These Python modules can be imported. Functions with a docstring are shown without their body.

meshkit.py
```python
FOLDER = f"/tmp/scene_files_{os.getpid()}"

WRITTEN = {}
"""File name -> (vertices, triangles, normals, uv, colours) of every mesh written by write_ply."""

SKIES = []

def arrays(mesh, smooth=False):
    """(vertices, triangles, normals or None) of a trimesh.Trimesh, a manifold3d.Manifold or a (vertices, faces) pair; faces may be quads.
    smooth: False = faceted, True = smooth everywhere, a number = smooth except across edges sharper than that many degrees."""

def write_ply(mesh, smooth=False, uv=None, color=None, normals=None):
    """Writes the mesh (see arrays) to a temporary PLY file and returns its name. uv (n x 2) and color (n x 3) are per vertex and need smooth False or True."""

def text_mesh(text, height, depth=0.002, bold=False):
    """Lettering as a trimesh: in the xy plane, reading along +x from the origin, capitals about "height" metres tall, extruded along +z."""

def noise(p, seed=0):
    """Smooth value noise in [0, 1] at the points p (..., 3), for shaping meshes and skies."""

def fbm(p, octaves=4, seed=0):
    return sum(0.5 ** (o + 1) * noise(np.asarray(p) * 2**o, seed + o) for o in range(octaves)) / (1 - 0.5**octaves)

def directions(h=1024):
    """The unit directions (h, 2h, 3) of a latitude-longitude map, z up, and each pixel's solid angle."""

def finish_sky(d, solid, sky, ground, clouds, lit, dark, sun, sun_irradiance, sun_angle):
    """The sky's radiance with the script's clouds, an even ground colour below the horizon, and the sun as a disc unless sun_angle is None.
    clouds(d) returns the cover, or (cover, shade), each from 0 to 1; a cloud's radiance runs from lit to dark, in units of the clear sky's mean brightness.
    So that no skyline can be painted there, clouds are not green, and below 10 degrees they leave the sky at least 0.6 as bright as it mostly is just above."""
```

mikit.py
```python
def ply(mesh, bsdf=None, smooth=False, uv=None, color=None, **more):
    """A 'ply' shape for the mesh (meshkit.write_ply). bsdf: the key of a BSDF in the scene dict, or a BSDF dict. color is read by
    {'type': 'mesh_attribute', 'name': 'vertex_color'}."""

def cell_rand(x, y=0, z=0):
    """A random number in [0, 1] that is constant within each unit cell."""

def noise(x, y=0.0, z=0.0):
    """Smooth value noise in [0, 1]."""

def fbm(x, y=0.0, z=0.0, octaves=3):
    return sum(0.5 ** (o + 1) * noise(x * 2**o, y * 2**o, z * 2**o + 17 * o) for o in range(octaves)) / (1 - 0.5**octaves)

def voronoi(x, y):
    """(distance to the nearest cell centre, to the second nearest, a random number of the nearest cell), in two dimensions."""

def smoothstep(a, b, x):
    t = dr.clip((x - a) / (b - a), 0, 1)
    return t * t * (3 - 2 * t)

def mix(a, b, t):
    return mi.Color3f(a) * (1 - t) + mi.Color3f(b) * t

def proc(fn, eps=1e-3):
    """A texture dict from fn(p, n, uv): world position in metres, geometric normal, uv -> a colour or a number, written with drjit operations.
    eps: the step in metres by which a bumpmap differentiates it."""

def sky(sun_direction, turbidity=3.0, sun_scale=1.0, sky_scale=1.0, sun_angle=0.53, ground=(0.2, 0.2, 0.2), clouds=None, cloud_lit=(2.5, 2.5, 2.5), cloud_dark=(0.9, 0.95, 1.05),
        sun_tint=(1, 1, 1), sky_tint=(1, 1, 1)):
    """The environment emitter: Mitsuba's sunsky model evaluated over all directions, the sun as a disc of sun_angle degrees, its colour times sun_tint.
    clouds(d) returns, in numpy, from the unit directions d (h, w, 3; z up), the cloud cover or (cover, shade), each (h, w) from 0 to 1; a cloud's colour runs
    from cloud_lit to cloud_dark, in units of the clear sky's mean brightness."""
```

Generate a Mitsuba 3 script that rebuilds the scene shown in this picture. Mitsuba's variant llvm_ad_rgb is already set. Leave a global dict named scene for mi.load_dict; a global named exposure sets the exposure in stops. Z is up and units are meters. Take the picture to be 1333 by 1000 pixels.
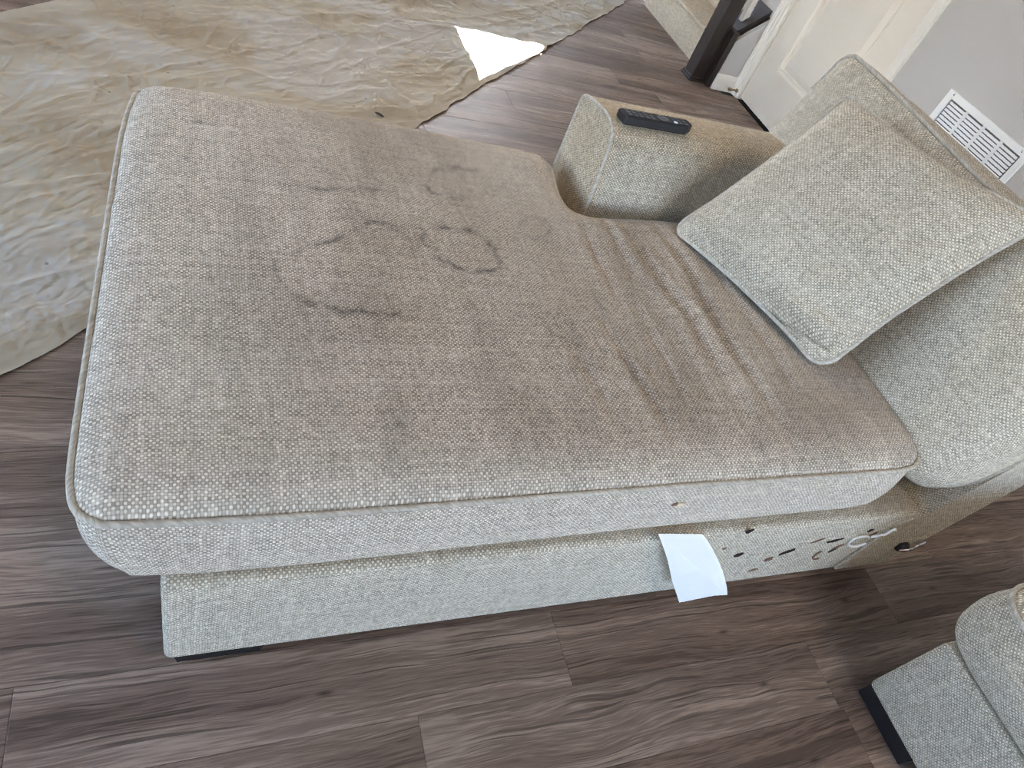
import math, random
import numpy as np, trimesh, mitsuba as mi, drjit as dr
import mikit, meshkit
from mikit import proc, noise, fbm, voronoi, cell_rand, smoothstep, mix
from scipy.spatial import Delaunay, cKDTree
import shapely
from shapely.geometry import Polygon
T = mi.ScalarTransform4f
random.seed(7); rng = np.random.default_rng(7)
scene, labels = {}, {}

# ------------------------------------------------------------------ camera, sky, sun, exposure
RC = np.array([[0.9096729, -0.2617031, 0.3225007], [0.0081967, -0.7650376, -0.6439335], [0.4152445, 0.5884123, -0.6937889]])   # rows: right, down, forward
cm = np.eye(4); cm[:3, 0] = -RC[0]; cm[:3, 1] = -RC[1]; cm[:3, 2] = RC[2]; cm[:3, 3] = [0, 0, 1.31]
scene['camera'] = {'type': 'perspective', 'fov_axis': 'x', 'fov': math.degrees(2 * math.atan(666.5 / 925.3)), 'near_clip': 0.02, 'to_world': T(cm)}
SUN = np.array([0.22, 1.0, 0.80]); SUN /= np.linalg.norm(SUN)
scene['sky'] = mikit.sky((0.5, 0.75, 0.8), turbidity=4.0, sun_scale=0.0, sky_scale=6.0, ground=(0.32, 0.30, 0.27), sky_tint=(1.21, 1.085, 1.01))
scene['sun'] = {'type': 'directional', 'direction': (-SUN).tolist(), 'irradiance': {'type': 'rgb', 'value': [40.0, 37.0, 33.0]}}
FILL_LAMP = 2.7
exposure = 3.45

# ------------------------------------------------------------------ helpers
def raw(v, f, n, uv, bsdf):
    path = meshkit.write_ply((np.asarray(v, float), np.asarray(f, int)), False, uv, normals=n)
    return {'type': 'ply', 'filename': path, 'face_normals': n is None, 'bsdf': {'type': 'ref', 'id': bsdf}}

def numbered(key):
    if key not in scene and key not in labels: return key
    i = 1
    while f'{key}_{i:03d}' in scene or f'{key}_{i:03d}' in labels: i += 1
    return f'{key}_{i:03d}'

def tag(key, label=None, category=None, group=None, kind=None):
    d = labels.setdefault(key, {})
    for k, x in (('label', label), ('category', category), ('group', group), ('kind', kind)):
        if x: d[k] = x
    return key

def thing(name, label, category, group=None):
    return tag(numbered(name), label, category, group)

def put(name, shape, parent=None, **tags):
    key = numbered((parent + '__' if parent else '') + name)
    scene[key] = shape
    if tags: tag(key, **tags)
    return key

def xf(M, v, n=None):
    v = np.asarray(v) @ M[:3, :3].T + M[:3, 3]
    return v if n is None else (v, n @ np.linalg.inv(M[:3, :3]))

def mk(mesh, bsdf, smooth=35, M=None, uvo=(0, 0)):
    """trimesh -> shape with metric box-projected uv; M moves it afterwards."""
    if not isinstance(mesh, trimesh.Trimesh):
        mesh = trimesh.Trimesh(*mesh, process=False)
    mesh = trimesh.Trimesh(mesh.vertices, mesh.faces, process=True)
    if smooth:
        v, f, n = meshkit.arrays(mesh, smooth)
    else:
        v, f = np.array(mesh.vertices), np.array(mesh.faces)
        v = v[f.ravel()]; f = np.arange(len(v)).reshape(-1, 3); n = np.repeat(mesh.face_normals, 3, 0)
    ax = np.abs(np.cross(v[f[:, 1]] - v[f[:, 0]], v[f[:, 2]] - v[f[:, 0]])).argmax(1)
    keys = f.ravel() * 3 + np.repeat(ax, 3)
    uq, inv = np.unique(keys, return_inverse=True)
    vi, a = uq // 3, uq % 3
    V, N = v[vi], n[vi]
    uv = np.where((a == 0)[:, None], V[:, [1, 2]], np.where((a == 1)[:, None], V[:, [0, 2]], V[:, [0, 1]])) + np.asarray(uvo)
    if M is not None:
        V, N = xf(M, V, N)
    return raw(V, inv.reshape(-1, 3), N / np.maximum(np.linalg.norm(N, axis=1, keepdims=True), 1e-9), uv, bsdf)

def box(x0, x1, y0, y1, z0, z1):
    m = trimesh.creation.box((x1 - x0, y1 - y0, z1 - z0)); m.apply_translation(((x0 + x1) / 2, (y0 + y1) / 2, (z0 + z1) / 2)); return m

def cbox(x0, x1, y0, y1, z0, z1, c=0.002):
    """box with chamfered edges"""
    p = []
    for X, sx in ((x0, 1), (x1, -1)):
        for Y, sy in ((y0, 1), (y1, -1)):
            for Z, sz in ((z0, 1), (z1, -1)):
                p += [(X + sx * c, Y + sy * c, Z), (X + sx * c, Y, Z + sz * c), (X, Y + sy * c, Z + sz * c)]
    return trimesh.convex.convex_hull(np.array(p))

def rbox(x0, x1, y0, y1, z0, z1, r):
    s = trimesh.creation.uv_sphere(r, count=[12, 24]).vertices
    p = [s + np.array([X, Y, Z]) for X in (x0 + r, x1 - r) for Y in (y0 + r, y1 - r) for Z in (z0 + r, z1 - r)]
    return trimesh.convex.convex_hull(np.vstack(p))

def join(ms): return trimesh.util.concatenate(ms)

def prism(pts, d, axis='x', start=0.0):
    """extrude a polygon (a, b) by d. axis x: (y,z) polygon; axis y: (x,z) polygon; axis z: (x,y)"""
    m = trimesh.creation.extrude_polygon(Polygon(pts), d, engine='earcut')
    v = m.vertices.copy()
    if axis == 'x': m.vertices = np.stack([v[:, 2] + start, v[:, 0], v[:, 1]], 1)
    elif axis == 'y': m.vertices = np.stack([v[:, 0], v[:, 2] + start, v[:, 1]], 1)
    else: m.vertices = v + [0, 0, start]
    m.fix_normals()
    return m

def smooth_path(pts, n, closed=False, k=60):
    """Catmull-Rom through pts, resampled evenly to n points"""
    p = np.asarray(pts, float)
    q = np.vstack([p[-1:], p, p[:2]]) if closed else np.vstack([2 * p[0] - p[1], p, 2 * p[-1] - p[-2]])
    out = []
    for i in range(len(q) - 3):
        t = np.linspace(0, 1, k, endpoint=False)[:, None]
        a, b, c, d = q[i:i + 4]
        out.append(0.5 * (2 * b + (c - a) * t + (2 * a - 5 * b + 4 * c - d) * t**2 + (3 * b - a - 3 * c + d) * t**3))
    out = np.vstack(out + ([] if closed else [p[-1:]]))
    return resample(out, n, closed)

def resample(out, n, closed):
    out = np.asarray(out, float)
    if closed: out = np.vstack([out, out[:1]])
    s = np.r_[0, np.cumsum(np.linalg.norm(np.diff(out, axis=0), axis=1))]
    t = np.linspace(0, s[-1], n + 1)[:-1] if closed else np.linspace(0, s[-1], n)
    return np.stack([np.interp(t, s, out[:, i]) for i in range(out.shape[1])], 1)

def tube(pts, r, sides=8, closed=False, bsdf='cord', M=None, flat=1.0):
    p = np.asarray(pts, float); n = len(p)
    if closed: t = np.roll(p, -1, 0) - np.roll(p, 1, 0)
    else: t = np.gradient(p, axis=0)
    t /= np.linalg.norm(t, axis=1, keepdims=True)
    up = np.array([0, 0, 1.0]) if np.abs(t[:, 2]).max() < 0.95 else np.array([0.31, 0.9, 0.12])
    a = np.cross(t, up); a /= np.linalg.norm(a, axis=1, keepdims=True); b = np.cross(a, t)
    th = np.arange(sides + 1) / sides * 2 * np.pi
    N = np.cos(th)[None, :, None] * a[:, None] + np.sin(th)[None, :, None] * b[:, None]
    rr = np.broadcast_to(r, (n,))[:, None, None]
    V = p[:, None] + N * rr
    s = np.r_[0, np.cumsum(np.linalg.norm(np.diff(p, axis=0), axis=1))]
    if closed:
        V = np.concatenate([V, V[:1]]); N = np.concatenate([N, N[:1]]); s = np.r_[s, s[-1] + np.linalg.norm(p[0] - p[-1])]
    m = len(V); w = sides + 1
    uv = np.stack([np.broadcast_to(s[:, None], (m, w)), np.broadcast_to(th[None] * np.mean(r), (m, w))], -1).reshape(-1, 2)
    i, j = np.meshgrid(np.arange(m - 1), np.arange(sides), indexing='ij')
    q = np.stack([i * w + j, i * w + j + 1, (i + 1) * w + j + 1, (i + 1) * w + j], -1).reshape(-1, 4)
    V, N = V.reshape(-1, 3), N.reshape(-1, 3)
    f = np.vstack([q[:, [0, 2, 1]], q[:, [0, 3, 2]]])
    if M is not None: V, N = xf(M, V, N)
    return raw(V, f, N, uv, bsdf)

def vnormals(v, f):
    n = np.zeros_like(v); fn = np.cross(v[f[:, 1]] - v[f[:, 0]], v[f[:, 2]] - v[f[:, 0]])
    for k in range(3): np.add.at(n, f[:, k], fn)
    return n / np.maximum(np.linalg.norm(n, axis=1, keepdims=True), 1e-12)

def sheet(outline, step):
    """triangulated interior of a closed outline (n,2): points (outline first), faces, distance to the edge"""
    poly = Polygon(outline)
    x0, y0, x1, y1 = poly.bounds
    g = np.stack(np.meshgrid(np.arange(x0, x1, step), np.arange(y0, y1, step * 0.97)), -1).reshape(-1, 2)
    tree = cKDTree(resample(outline, 4000, True))
    d = tree.query(g)[0]
    g = g[shapely.contains_xy(poly, g[:, 0], g[:, 1]) & (d > step * 0.6)]
    P = np.vstack([outline, g]); f = Delaunay(P).simplices
    c = P[f].mean(1); f = f[shapely.contains_xy(poly, c[:, 0], c[:, 1])]
    a = np.cross(P[f[:, 1]] - P[f[:, 0]], P[f[:, 2]] - P[f[:, 0]])
    f = np.where((a > 0)[:, None], f, f[:, ::-1])
    d = tree.query(P)[0]; d[:len(outline)] = 0
    return P, f, d

def fillet(d, w): return np.sqrt(np.clip(1 - (1 - np.clip(d / w, 0, 1))**2, 0, 1))

def boxed_cushion(outline, z0, z1, crown, bsdf, step=0.008, bulge=0.012, M=None, levels=10, shift=None, bottom=None, welt=0.0045, edge_wave=None, part=None):
    """a boxed cushion: (mesh shape with top, boxing and bottom; welt shape(s)). crown(P, d) -> height over z1; shift(p, t) moves the boxing ring at depth t (0 top .. 1 bottom)"""
    n = len(outline)
    P, f, d = sheet(outline, step)
    zt = z1 + crown(P, d)
    e = np.zeros(n) if edge_wave is None else edge_wave(outline)
    zt[:n] = z1 + e
    if edge_wave is not None:
        w = np.exp(-d / 0.05); idx = cKDTree(outline).query(P)[1]; zt[n:] += (e[idx] * w)[n:]
    top = np.c_[P, zt]
    V, F, N, UV = [top], [f], [vnormals(top, f)], [P]
    t = np.roll(outline, -1, 0) - np.roll(outline, 1, 0); t /= np.linalg.norm(t, axis=1, keepdims=True)
    nrm = np.c_[t[:, 1], -t[:, 0]]
    if Polygon(outline).exterior.is_ccw is False: nrm = -nrm
    s = np.r_[0, np.cumsum(np.linalg.norm(np.diff(np.vstack([outline, outline[:1]]), axis=0), axis=1))]
    rings = []
    for k in range(levels + 1):
        q = k / levels
        off = bulge * np.sin(np.pi * min(1, q * 1.0)) - 0.016 * max(0, (q - 0.78) / 0.22)**2
        ring = outline + nrm * off
        if shift is not None: ring = ring + shift(outline, q)
        rings.append(np.c_[ring, (z1 + e) * (1 - q) + z0 * q])
    R = np.stack(rings); R2 = np.concatenate([R, R[:, :1]], 1)
    m = n + 1
    sv = R2.reshape(-1, 3)
    i, j = np.meshgrid(np.arange(levels), np.arange(n), indexing='ij')
    q4 = np.stack([i * m + j, (i + 1) * m + j, (i + 1) * m + j + 1, i * m + j + 1], -1).reshape(-1, 4)
    sf = np.vstack([q4[:, [0, 1, 2]], q4[:, [0, 2, 3]]])
    if not Polygon(outline).exterior.is_ccw: sf = sf[:, ::-1]
    nn = vnormals(sv, sf).reshape(levels + 1, m, 3); av = nn[:, 0] + nn[:, -1]; nn[:, 0] = nn[:, -1] = av / np.linalg.norm(av, axis=1, keepdims=True)
    o = len(top); V.append(sv); F.append(sf + o); N.append(nn.reshape(-1, 3))
    UV.append(np.stack([np.broadcast_to(s[None], (levels + 1, m)), R2[:, :, 2]], -1).reshape(-1, 2))
    bo = rings[-1][:, :2]; Pb, fb, db = sheet(bo, 0.04)
    zb = z0 - (0 if bottom is None else bottom(Pb, db)); bv = np.c_[Pb, np.broadcast_to(zb, len(Pb))]
    o += len(sv); V.append(bv); F.append(fb[:, ::-1] + o); N.append(vnormals(bv, fb[:, ::-1])); UV.append(Pb)
    V, F, N, UV = np.vstack(V), np.vstack(F), np.vstack(N), np.vstack(UV)
    wp = np.c_[outline + nrm * (welt * 0.55), z1 + e + welt * 0.2]
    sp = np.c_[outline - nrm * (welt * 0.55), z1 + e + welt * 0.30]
    seam = tube(sp, 0.0013, 6, True, 'seam_shade_dirt', M)  # dark line beside the welt: painted groove shade with dirt
    keep = np.ones(n, bool) if part is None else part(outline)
    if part is not None:
        k0 = int(np.flatnonzero(keep & ~np.roll(keep, 1))[0]); order = np.roll(np.arange(n), -k0); order = order[keep[order]]
        return raw(*[xf(M, V, N)[k] if M is not None else (V, N)[k] for k in (0,)], F, xf(M, V, N)[1] if M is not None else N, UV, bsdf), tube(wp[order], welt, 8, False, 'welt_fabric', M), tube(sp[order], .0013, 6, False, 'seam_shade_dirt', M)
    if M is not None: V, N = xf(M, V, N)
    return raw(V, F, N, UV, bsdf), tube(wp, welt, 8, True, 'welt_fabric', M), seam

# ------------------------------------------------------------------ materials
def principled(col, rough=0.5, **k):
    c = {'type': 'rgb', 'value': list(col)} if not isinstance(col, dict) else col
    return {'type': 'twosided', 'bsdf': {'type': 'principled', 'base_color': c, 'roughness': rough, **k}}

def bumped(col, rough, hfn, scale=1.0, eps=4e-4, **k):
    c = col if isinstance(col, dict) else {'type': 'rgb', 'value': list(col)}
    return {'type': 'twosided', 'bsdf': {'type': 'bumpmap', 'arbitrary': proc(hfn, eps), 'scale': scale, 'bsdf': {'type': 'principled', 'base_color': c, 'roughness': rough, **k}}}

PITCH = 0.0040
def weave(u, v):
    """(height 0..1, random tone) of a plain weave of thick uneven yarn: fat ovals of the one yarn over the sunken other"""
    uu = u / PITCH + 0.7 * (noise(u * 70, v * 70) - 0.5); vv = v / (PITCH * 0.92) + 0.7 * (noise(u * 70 + 31, v * 70) - 0.5)
    i, j = dr.floor(uu), dr.floor(vv); a, b = 2 * (uu - i) - 1, 2 * (vv - j) - 1
    par = i + j - 2 * dr.floor((i + j) / 2)
    fat = dr.clip(1.15 - 0.75 * a * a - 0.95 * b * b, 0, 1)
    low = dr.clip(0.62 - 0.55 * dr.abs(a) * dr.abs(a) - 0.25 * b * b, 0, 1)
    h = dr.select(par < 0.5, fat, low * 0.62)
    r = dr.select(par < 0.5, 0.25 * cell_rand(i, 7, 2) + 0.75 * cell_rand(i, j, 5), 0.35 * cell_rand(j, 3, 1) + 0.65 * cell_rand(i, j, 6) - 0.12)
    return h, r
def weave_h(p, n, uv): return weave(uv.x, uv.y)[0]
def weave_col(uv, dark, light):
    h, r = weave(uv.x, uv.y)
    streak = smoothstep(0.70, 0.84, noise(uv.x * 4, uv.y * 217, 2)) + smoothstep(0.70, 0.84, noise(uv.x * 217, uv.y * 4, 5))
    slub = noise(uv.x * 75, uv.y * 270, 7) + noise(uv.x * 270, uv.y * 75, 9) - 1
    t = dr.clip(0.10 + 0.62 * h + 0.46 * (r - 0.5) + 0.055 * streak + 0.13 * slub, 0, 1)
    return mix(dark, light, t)
FD, FL = (0.235, 0.206, 0.153), (0.825, 0.765, 0.645)
def fabric_col(p, n, uv):
    c = weave_col(uv, FD, FL)
    return c * (0.90 + 0.2 * fbm(p.x * 5, p.y * 5, p.z * 5, 3))
RINGS = [[[.36,.859],[.321,.827],[.231,.823],[.178,.84],[.151,.864],[.124,.912],[.128,.944],[.185,.979],[.24,1.009],[.263,1.029],[.311,1.067],[.362,1.065]],
 [[.395,1.057],[.401,1.02],[.412,.978],[.458,.949],[.517,.951],[.543,.982],[.54,1.027],[.503,1.073],[.432,1.074]],
 [[.571,1.293],[.521,1.293],[.473,1.274],[.437,1.218],[.447,1.186],[.474,1.173],[.513,1.183]], [[.352,1.188],[.319,1.171],[.257,1.155],[.214,1.146]],
 [[.625,1.11],[.652,1.145],[.688,1.146],[.703,1.117],[.665,1.072],[.638,1.073]], [[.571,.854],[.583,.816],[.606,.792],[.633,.78]], [[.332,1.065],[.363,1.03],[.379,.995]]]
RING_STRENGTH = [1.0, 1.0, 0.9, 0.8, 0.55, 0.7, 0.7]
SPOTS = [(.016, 1.328, .016, .008, .9), (1.013, .979, .03, .02, .5), (1.078, 1.18, .022, .03, .45), (.942, .555, .02, .025, .55), (.732, .721, .012, .03, .45), (.764, .615, .02, .03, .4), (.638, .728, .03, .02, .3), (.256, .548, .006, .03, .4), (1.005, .90, .02, .05, .45), (.28, .60, .008, .008, .7)]
def seat_col(p, n, uv):
    c = weave_col(uv, (0.24, 0.208, 0.163), (0.855, 0.79, 0.69))
    wx = p.x + 0.014 * (fbm(p.x * 40, p.y * 40, 1, 2) - 0.5); wy = p.y + 0.014 * (fbm(p.x * 40, p.y * 40, 9, 2) - 0.5)
    ring = mi.Float(0)
    for line, st in zip(RINGS, RING_STRENGTH):
        d2 = mi.Float(1)
        for (ax, ay), (bx, by) in zip(line[:-1], line[1:]):
            ex, ey = bx - ax, by - ay
            t = dr.clip(((wx - ax) * ex + (wy - ay) * ey) / (ex * ex + ey * ey), 0, 1)
            d2 = dr.minimum(d2, dr.square(wx - ax - t * ex) + dr.square(wy - ay - t * ey))
        ring = dr.maximum(ring, st * (0.75 * dr.exp(-d2 / 0.0065**2) + 0.25 * dr.exp(-d2 / 0.016**2)))
    ring *= smoothstep(0.15, 0.75, fbm(p.x * 42, p.y * 42, 3, 2)) * (0.6 + 0.8 * noise(p.x * 160, p.y * 160))
    spot = mi.Float(0)
    for (cx, cy, rx, ry, st) in SPOTS:
        spot += st * dr.exp(-dr.square((wx - cx) / rx) - dr.square((wy - cy) / ry))
    top = smoothstep(0.462, 0.478, p.z)
    # soil from use: strongest in the middle of the seat, cleaner margins
    m = smoothstep(-0.12, 0.35, p.x) * smoothstep(0.46, 0.64, p.y)
    soil = top * m * (0.45 + 0.75 * fbm(p.x * 6, p.y * 6, 4, 3))
    c = c * (1 - soil * mi.Color3f(0.24, 0.29, 0.32))
    c = c * (1 - top * 0.14 * smoothstep(0.5, 0.75, fbm(p.x * 11, p.y * 5, 8, 3)))
    return c * (1 - top * dr.clip(0.50 * ring + 0.42 * spot, 0, 0.7))
WEAVE = dict(hfn=weave_h, scale=0.0013, eps=5e-4, sheen=0.35, sheen_tint=0.4, specular=0.25)
def arm_col(p, n, uv):
    # browner tint on the top and the front panel
    g = dr.maximum(smoothstep(0.60, 0.655, p.z + 0.05 * (fbm(p.x * 9, p.y * 9, 2, 3) - 0.5)), 1 - smoothstep(0.853, 0.875, p.x)) * (0.6 + 0.6 * fbm(p.x * 7, p.y * 7, p.z * 7, 3))
    return fabric_col(p, n, uv) * (1 - g * mi.Color3f(0.06, 0.145, 0.24))
scene['arm_fabric'] = bumped(proc(arm_col), 0.85, **WEAVE)
scene['fabric'] = bumped(proc(fabric_col), 0.85, **WEAVE)
scene['seat_fabric'] = bumped(proc(seat_col), 0.85, **WEAVE)
def welt_col(p, n, uv): return mix((0.28, 0.255, 0.21), (0.54, 0.51, 0.45), noise((uv.x + uv.y) * 320, uv.y * 150) * 0.8 + 0.2 * noise(p.x * 9, p.y * 9))
scene['seam_shade_dirt'] = principled((0.10, 0.08, 0.055), 0.9)  # brown of the welt groove: shade put into the colour, plus dirt
scene['welt_fabric'] = principled(proc(welt_col), 0.9, specular=0.2)

def plank_col(p, n, uv):
    # uv: x along the plank + 7 * its number, y across
    idn = dr.floor(uv.x / 7); u = uv.x - idn * 7; v = uv.y
    r1, r2, r3 = cell_rand(idn, 1), cell_rand(idn, 2), cell_rand(idn, 3)
    o = idn * 3.7
    warp = 0.058 * (fbm(u * 2.4 + o, v * 8, r1 * 9, 3) - 0.5) + 0.006 * (fbm(u * 11 + o, v * 25, 5, 2) - 0.5)
    knot = mi.Float(0)
    for k in range(2):
        kx, ky = 0.1 + 0.75 * cell_rand(idn, 10 + k), 0.03 + 0.09 * cell_rand(idn, 20 + k)
        dd = dr.square((u - kx) / 0.045) + dr.square((v - ky) / 0.016)
        on = cell_rand(idn, 30 + k) > 0.45
        warp += dr.select(on, 0.010 * dr.exp(-dd) * (v - ky) / 0.016, 0); knot += dr.select(on, dr.exp(-dd * 10), 0)
    w = v + warp
    g1 = fbm(u * 4 + o, w * 75, 3, 3)
    g2 = fbm(u * 16 + o, w * 420, 6, 3)
    g3 = noise(u * 40 + o, w * 700, 8)
    lines = noise(u * 5 + o, w * 240, 11)
    band = fbm(u * 1.1 + o, w * 11, 21, 3)
    dark, mid, light = mi.Color3f(0.090, 0.066, 0.056), mi.Color3f(0.185, 0.145, 0.124), mi.Color3f(0.33, 0.275, 0.240)
    t = dr.clip(0.5 + 1.25 * (band - 0.5) + 0.65 * (g1 - 0.5) + 0.6 * (g2 - 0.5) + 0.30 * (g3 - 0.5) + 0.10 * (r1 - 0.5), 0, 1)
    c = mix(dark, mid, smoothstep(0.0, 0.55, t)); c = mix(c, light, smoothstep(0.5, 1.0, t))
    c = c * (1 - 0.5 * smoothstep(0.64, 0.82, lines) * smoothstep(0.42, 0.62, g1))
    c = c * (1 - 0.6 * dr.clip(knot, 0, 1))
    c = mix(c, c * mi.Color3f(0.92, 1.0, 1.08) * 1.10, 0.6 * r2)
    return c * (0.88 + 0.20 * r3) * mi.Color3f(0.95, 0.835, 0.735)
def plank_h(p, n, uv):
    idn = dr.floor(uv.x / 7); u = uv.x - idn * 7; o = idn * 3.7
    return fbm(u * 9 + o, uv.y * 330, 6, 2) + 0.7 * fbm(u * 3 + o, uv.y * 60, 3, 2)
def plank_rough(p, n, uv): return 0.38 + 0.16 * fbm(p.x * 3, p.y * 3, 0, 3) + 0.10 * noise(uv.x * 9, uv.y * 330)
scene['vinyl_plank'] = bumped(proc(plank_col), proc(plank_rough), plank_h, 0.00035, 6e-4, specular=0.34)
scene['dark_joint'] = principled((0.02, 0.016, 0.014), 0.9)

def cloth_col(p, n, uv):
    b = fbm(p.x * 2.2, p.y * 2.2, 1, 4); s = fbm(p.x * 5, p.y * 7 + 1.5 * b, 5, 4); w = fbm(p.x * 12, p.y * 12 + 2 * s, 8, 3)
    c = mix((0.40, 0.355, 0.275), (0.335, 0.275, 0.195), smoothstep(0.40, 0.68, s * 0.5 + b * 0.5))
    c = mix(c, (0.235, 0.175, 0.115), 0.55 * smoothstep(0.58, 0.72, b * 0.5 + w * 0.5))
    c = mix(c, (0.45, 0.435, 0.40), 0.6 * smoothstep(0.54, 0.68, fbm(p.x * 3 + 9, p.y * 4, 3, 4)))
    c = mix(c, (0.22, 0.185, 0.145), 0.4 * (1 - smoothstep(0.0, 0.025, dr.abs(s - 0.55))) * smoothstep(0.48, 0.6, w))
    f = cell_rand(dr.floor(p.x * 130), dr.floor(p.y * 130), 4)
    return c * (0.93 + 0.14 * w) * (1 - dr.select(f > 0.9995, 0.5, 0))
def cloth_h(p, n, uv):
    r1 = dr.abs(fbm(uv.x * 16 + 2 * noise(uv.x * 5, uv.y * 5), uv.y * 34, 2, 3) - 0.5); r2 = dr.abs(fbm(uv.x * 40, uv.y * 40, 7, 2) - 0.5)
    return r1 + 0.45 * r2
scene['canvas'] = bumped(proc(cloth_col), 0.9, cloth_h, 0.016, 1e-3, specular=0.15)
scene['white_paint'] = principled((0.75, 0.66, 0.535), 0.42, specular=0.4)
scene['trim_paint'] = principled((0.74, 0.675, 0.57), 0.38, specular=0.45)
def wall_h(p, n, uv): return noise(p.x * 260, p.y * 260, p.z * 260)
scene['wall_paint'] = bumped((0.49, 0.448, 0.40), 0.7, wall_h, 0.0002, 1e-3, specular=0.3)
scene['ceiling_paint'] = principled((0.78, 0.77, 0.75), 0.9)
scene['vent_metal'] = principled((0.74, 0.72, 0.68), 0.4)
scene['vent_dark'] = principled((0.11, 0.105, 0.10), 0.8)
def dark_wood_col(p, n, uv): return mix((0.011, 0.007, 0.006), (0.026, 0.017, 0.013), fbm(p.x * 60, p.y * 60, p.z * 5, 3))
scene['dark_wood'] = principled(proc(dark_wood_col), 0.35, specular=0.5)
def carpet_col(p, n, uv): return mix((0.32, 0.25, 0.17), (0.68, 0.58, 0.43), dr.clip(0.15 + 0.7 * fbm(p.x * 90, p.y * 90, p.z * 90, 3) + 0.3 * (fbm(p.x * 12, p.y * 12, p.z * 12, 2) - 0.3), 0, 1))
def carpet_h(p, n, uv): return fbm(p.x * 150, p.y * 150, p.z * 150, 2)
scene['carpet'] = bumped(proc(carpet_col), 0.95, carpet_h, 0.006, 1e-3, specular=0.1)
scene['black_foot'] = principled((0.008, 0.008, 0.010), 0.45)
scene['black_plastic'] = principled((0.012, 0.013, 0.017), 0.42)
scene['black_gloss'] = principled((0.010, 0.011, 0.014), 0.18)
scene['button_grey'] = principled((0.075, 0.08, 0.09), 0.4)
scene['button_white'] = principled((0.7, 0.75, 0.8), 0.3)
scene['paper'] = {'type': 'principledthin', 'base_color': {'type': 'rgb', 'value': [0.84, 0.87, 0.90]}, 'roughness': 0.6, 'diff_trans': 0.35}
scene['chrome'] = {'type': 'twosided', 'bsdf': {'type': 'roughconductor', 'material': 'Cr', 'alpha': 0.15}}
scene['brass'] = principled((0.30, 0.22, 0.13), 0.35, metallic=0.9)
scene['hole_dark'] = principled((0.022, 0.013, 0.010), 0.9)
scene['hole_brown'] = principled((0.17, 0.10, 0.065), 0.9)
scene['foam'] = principled((0.62, 0.52, 0.36), 0.9)
scene['clear_plastic'] = principled((0.80, 0.80, 0.79), 0.2, specular=0.7)
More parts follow.
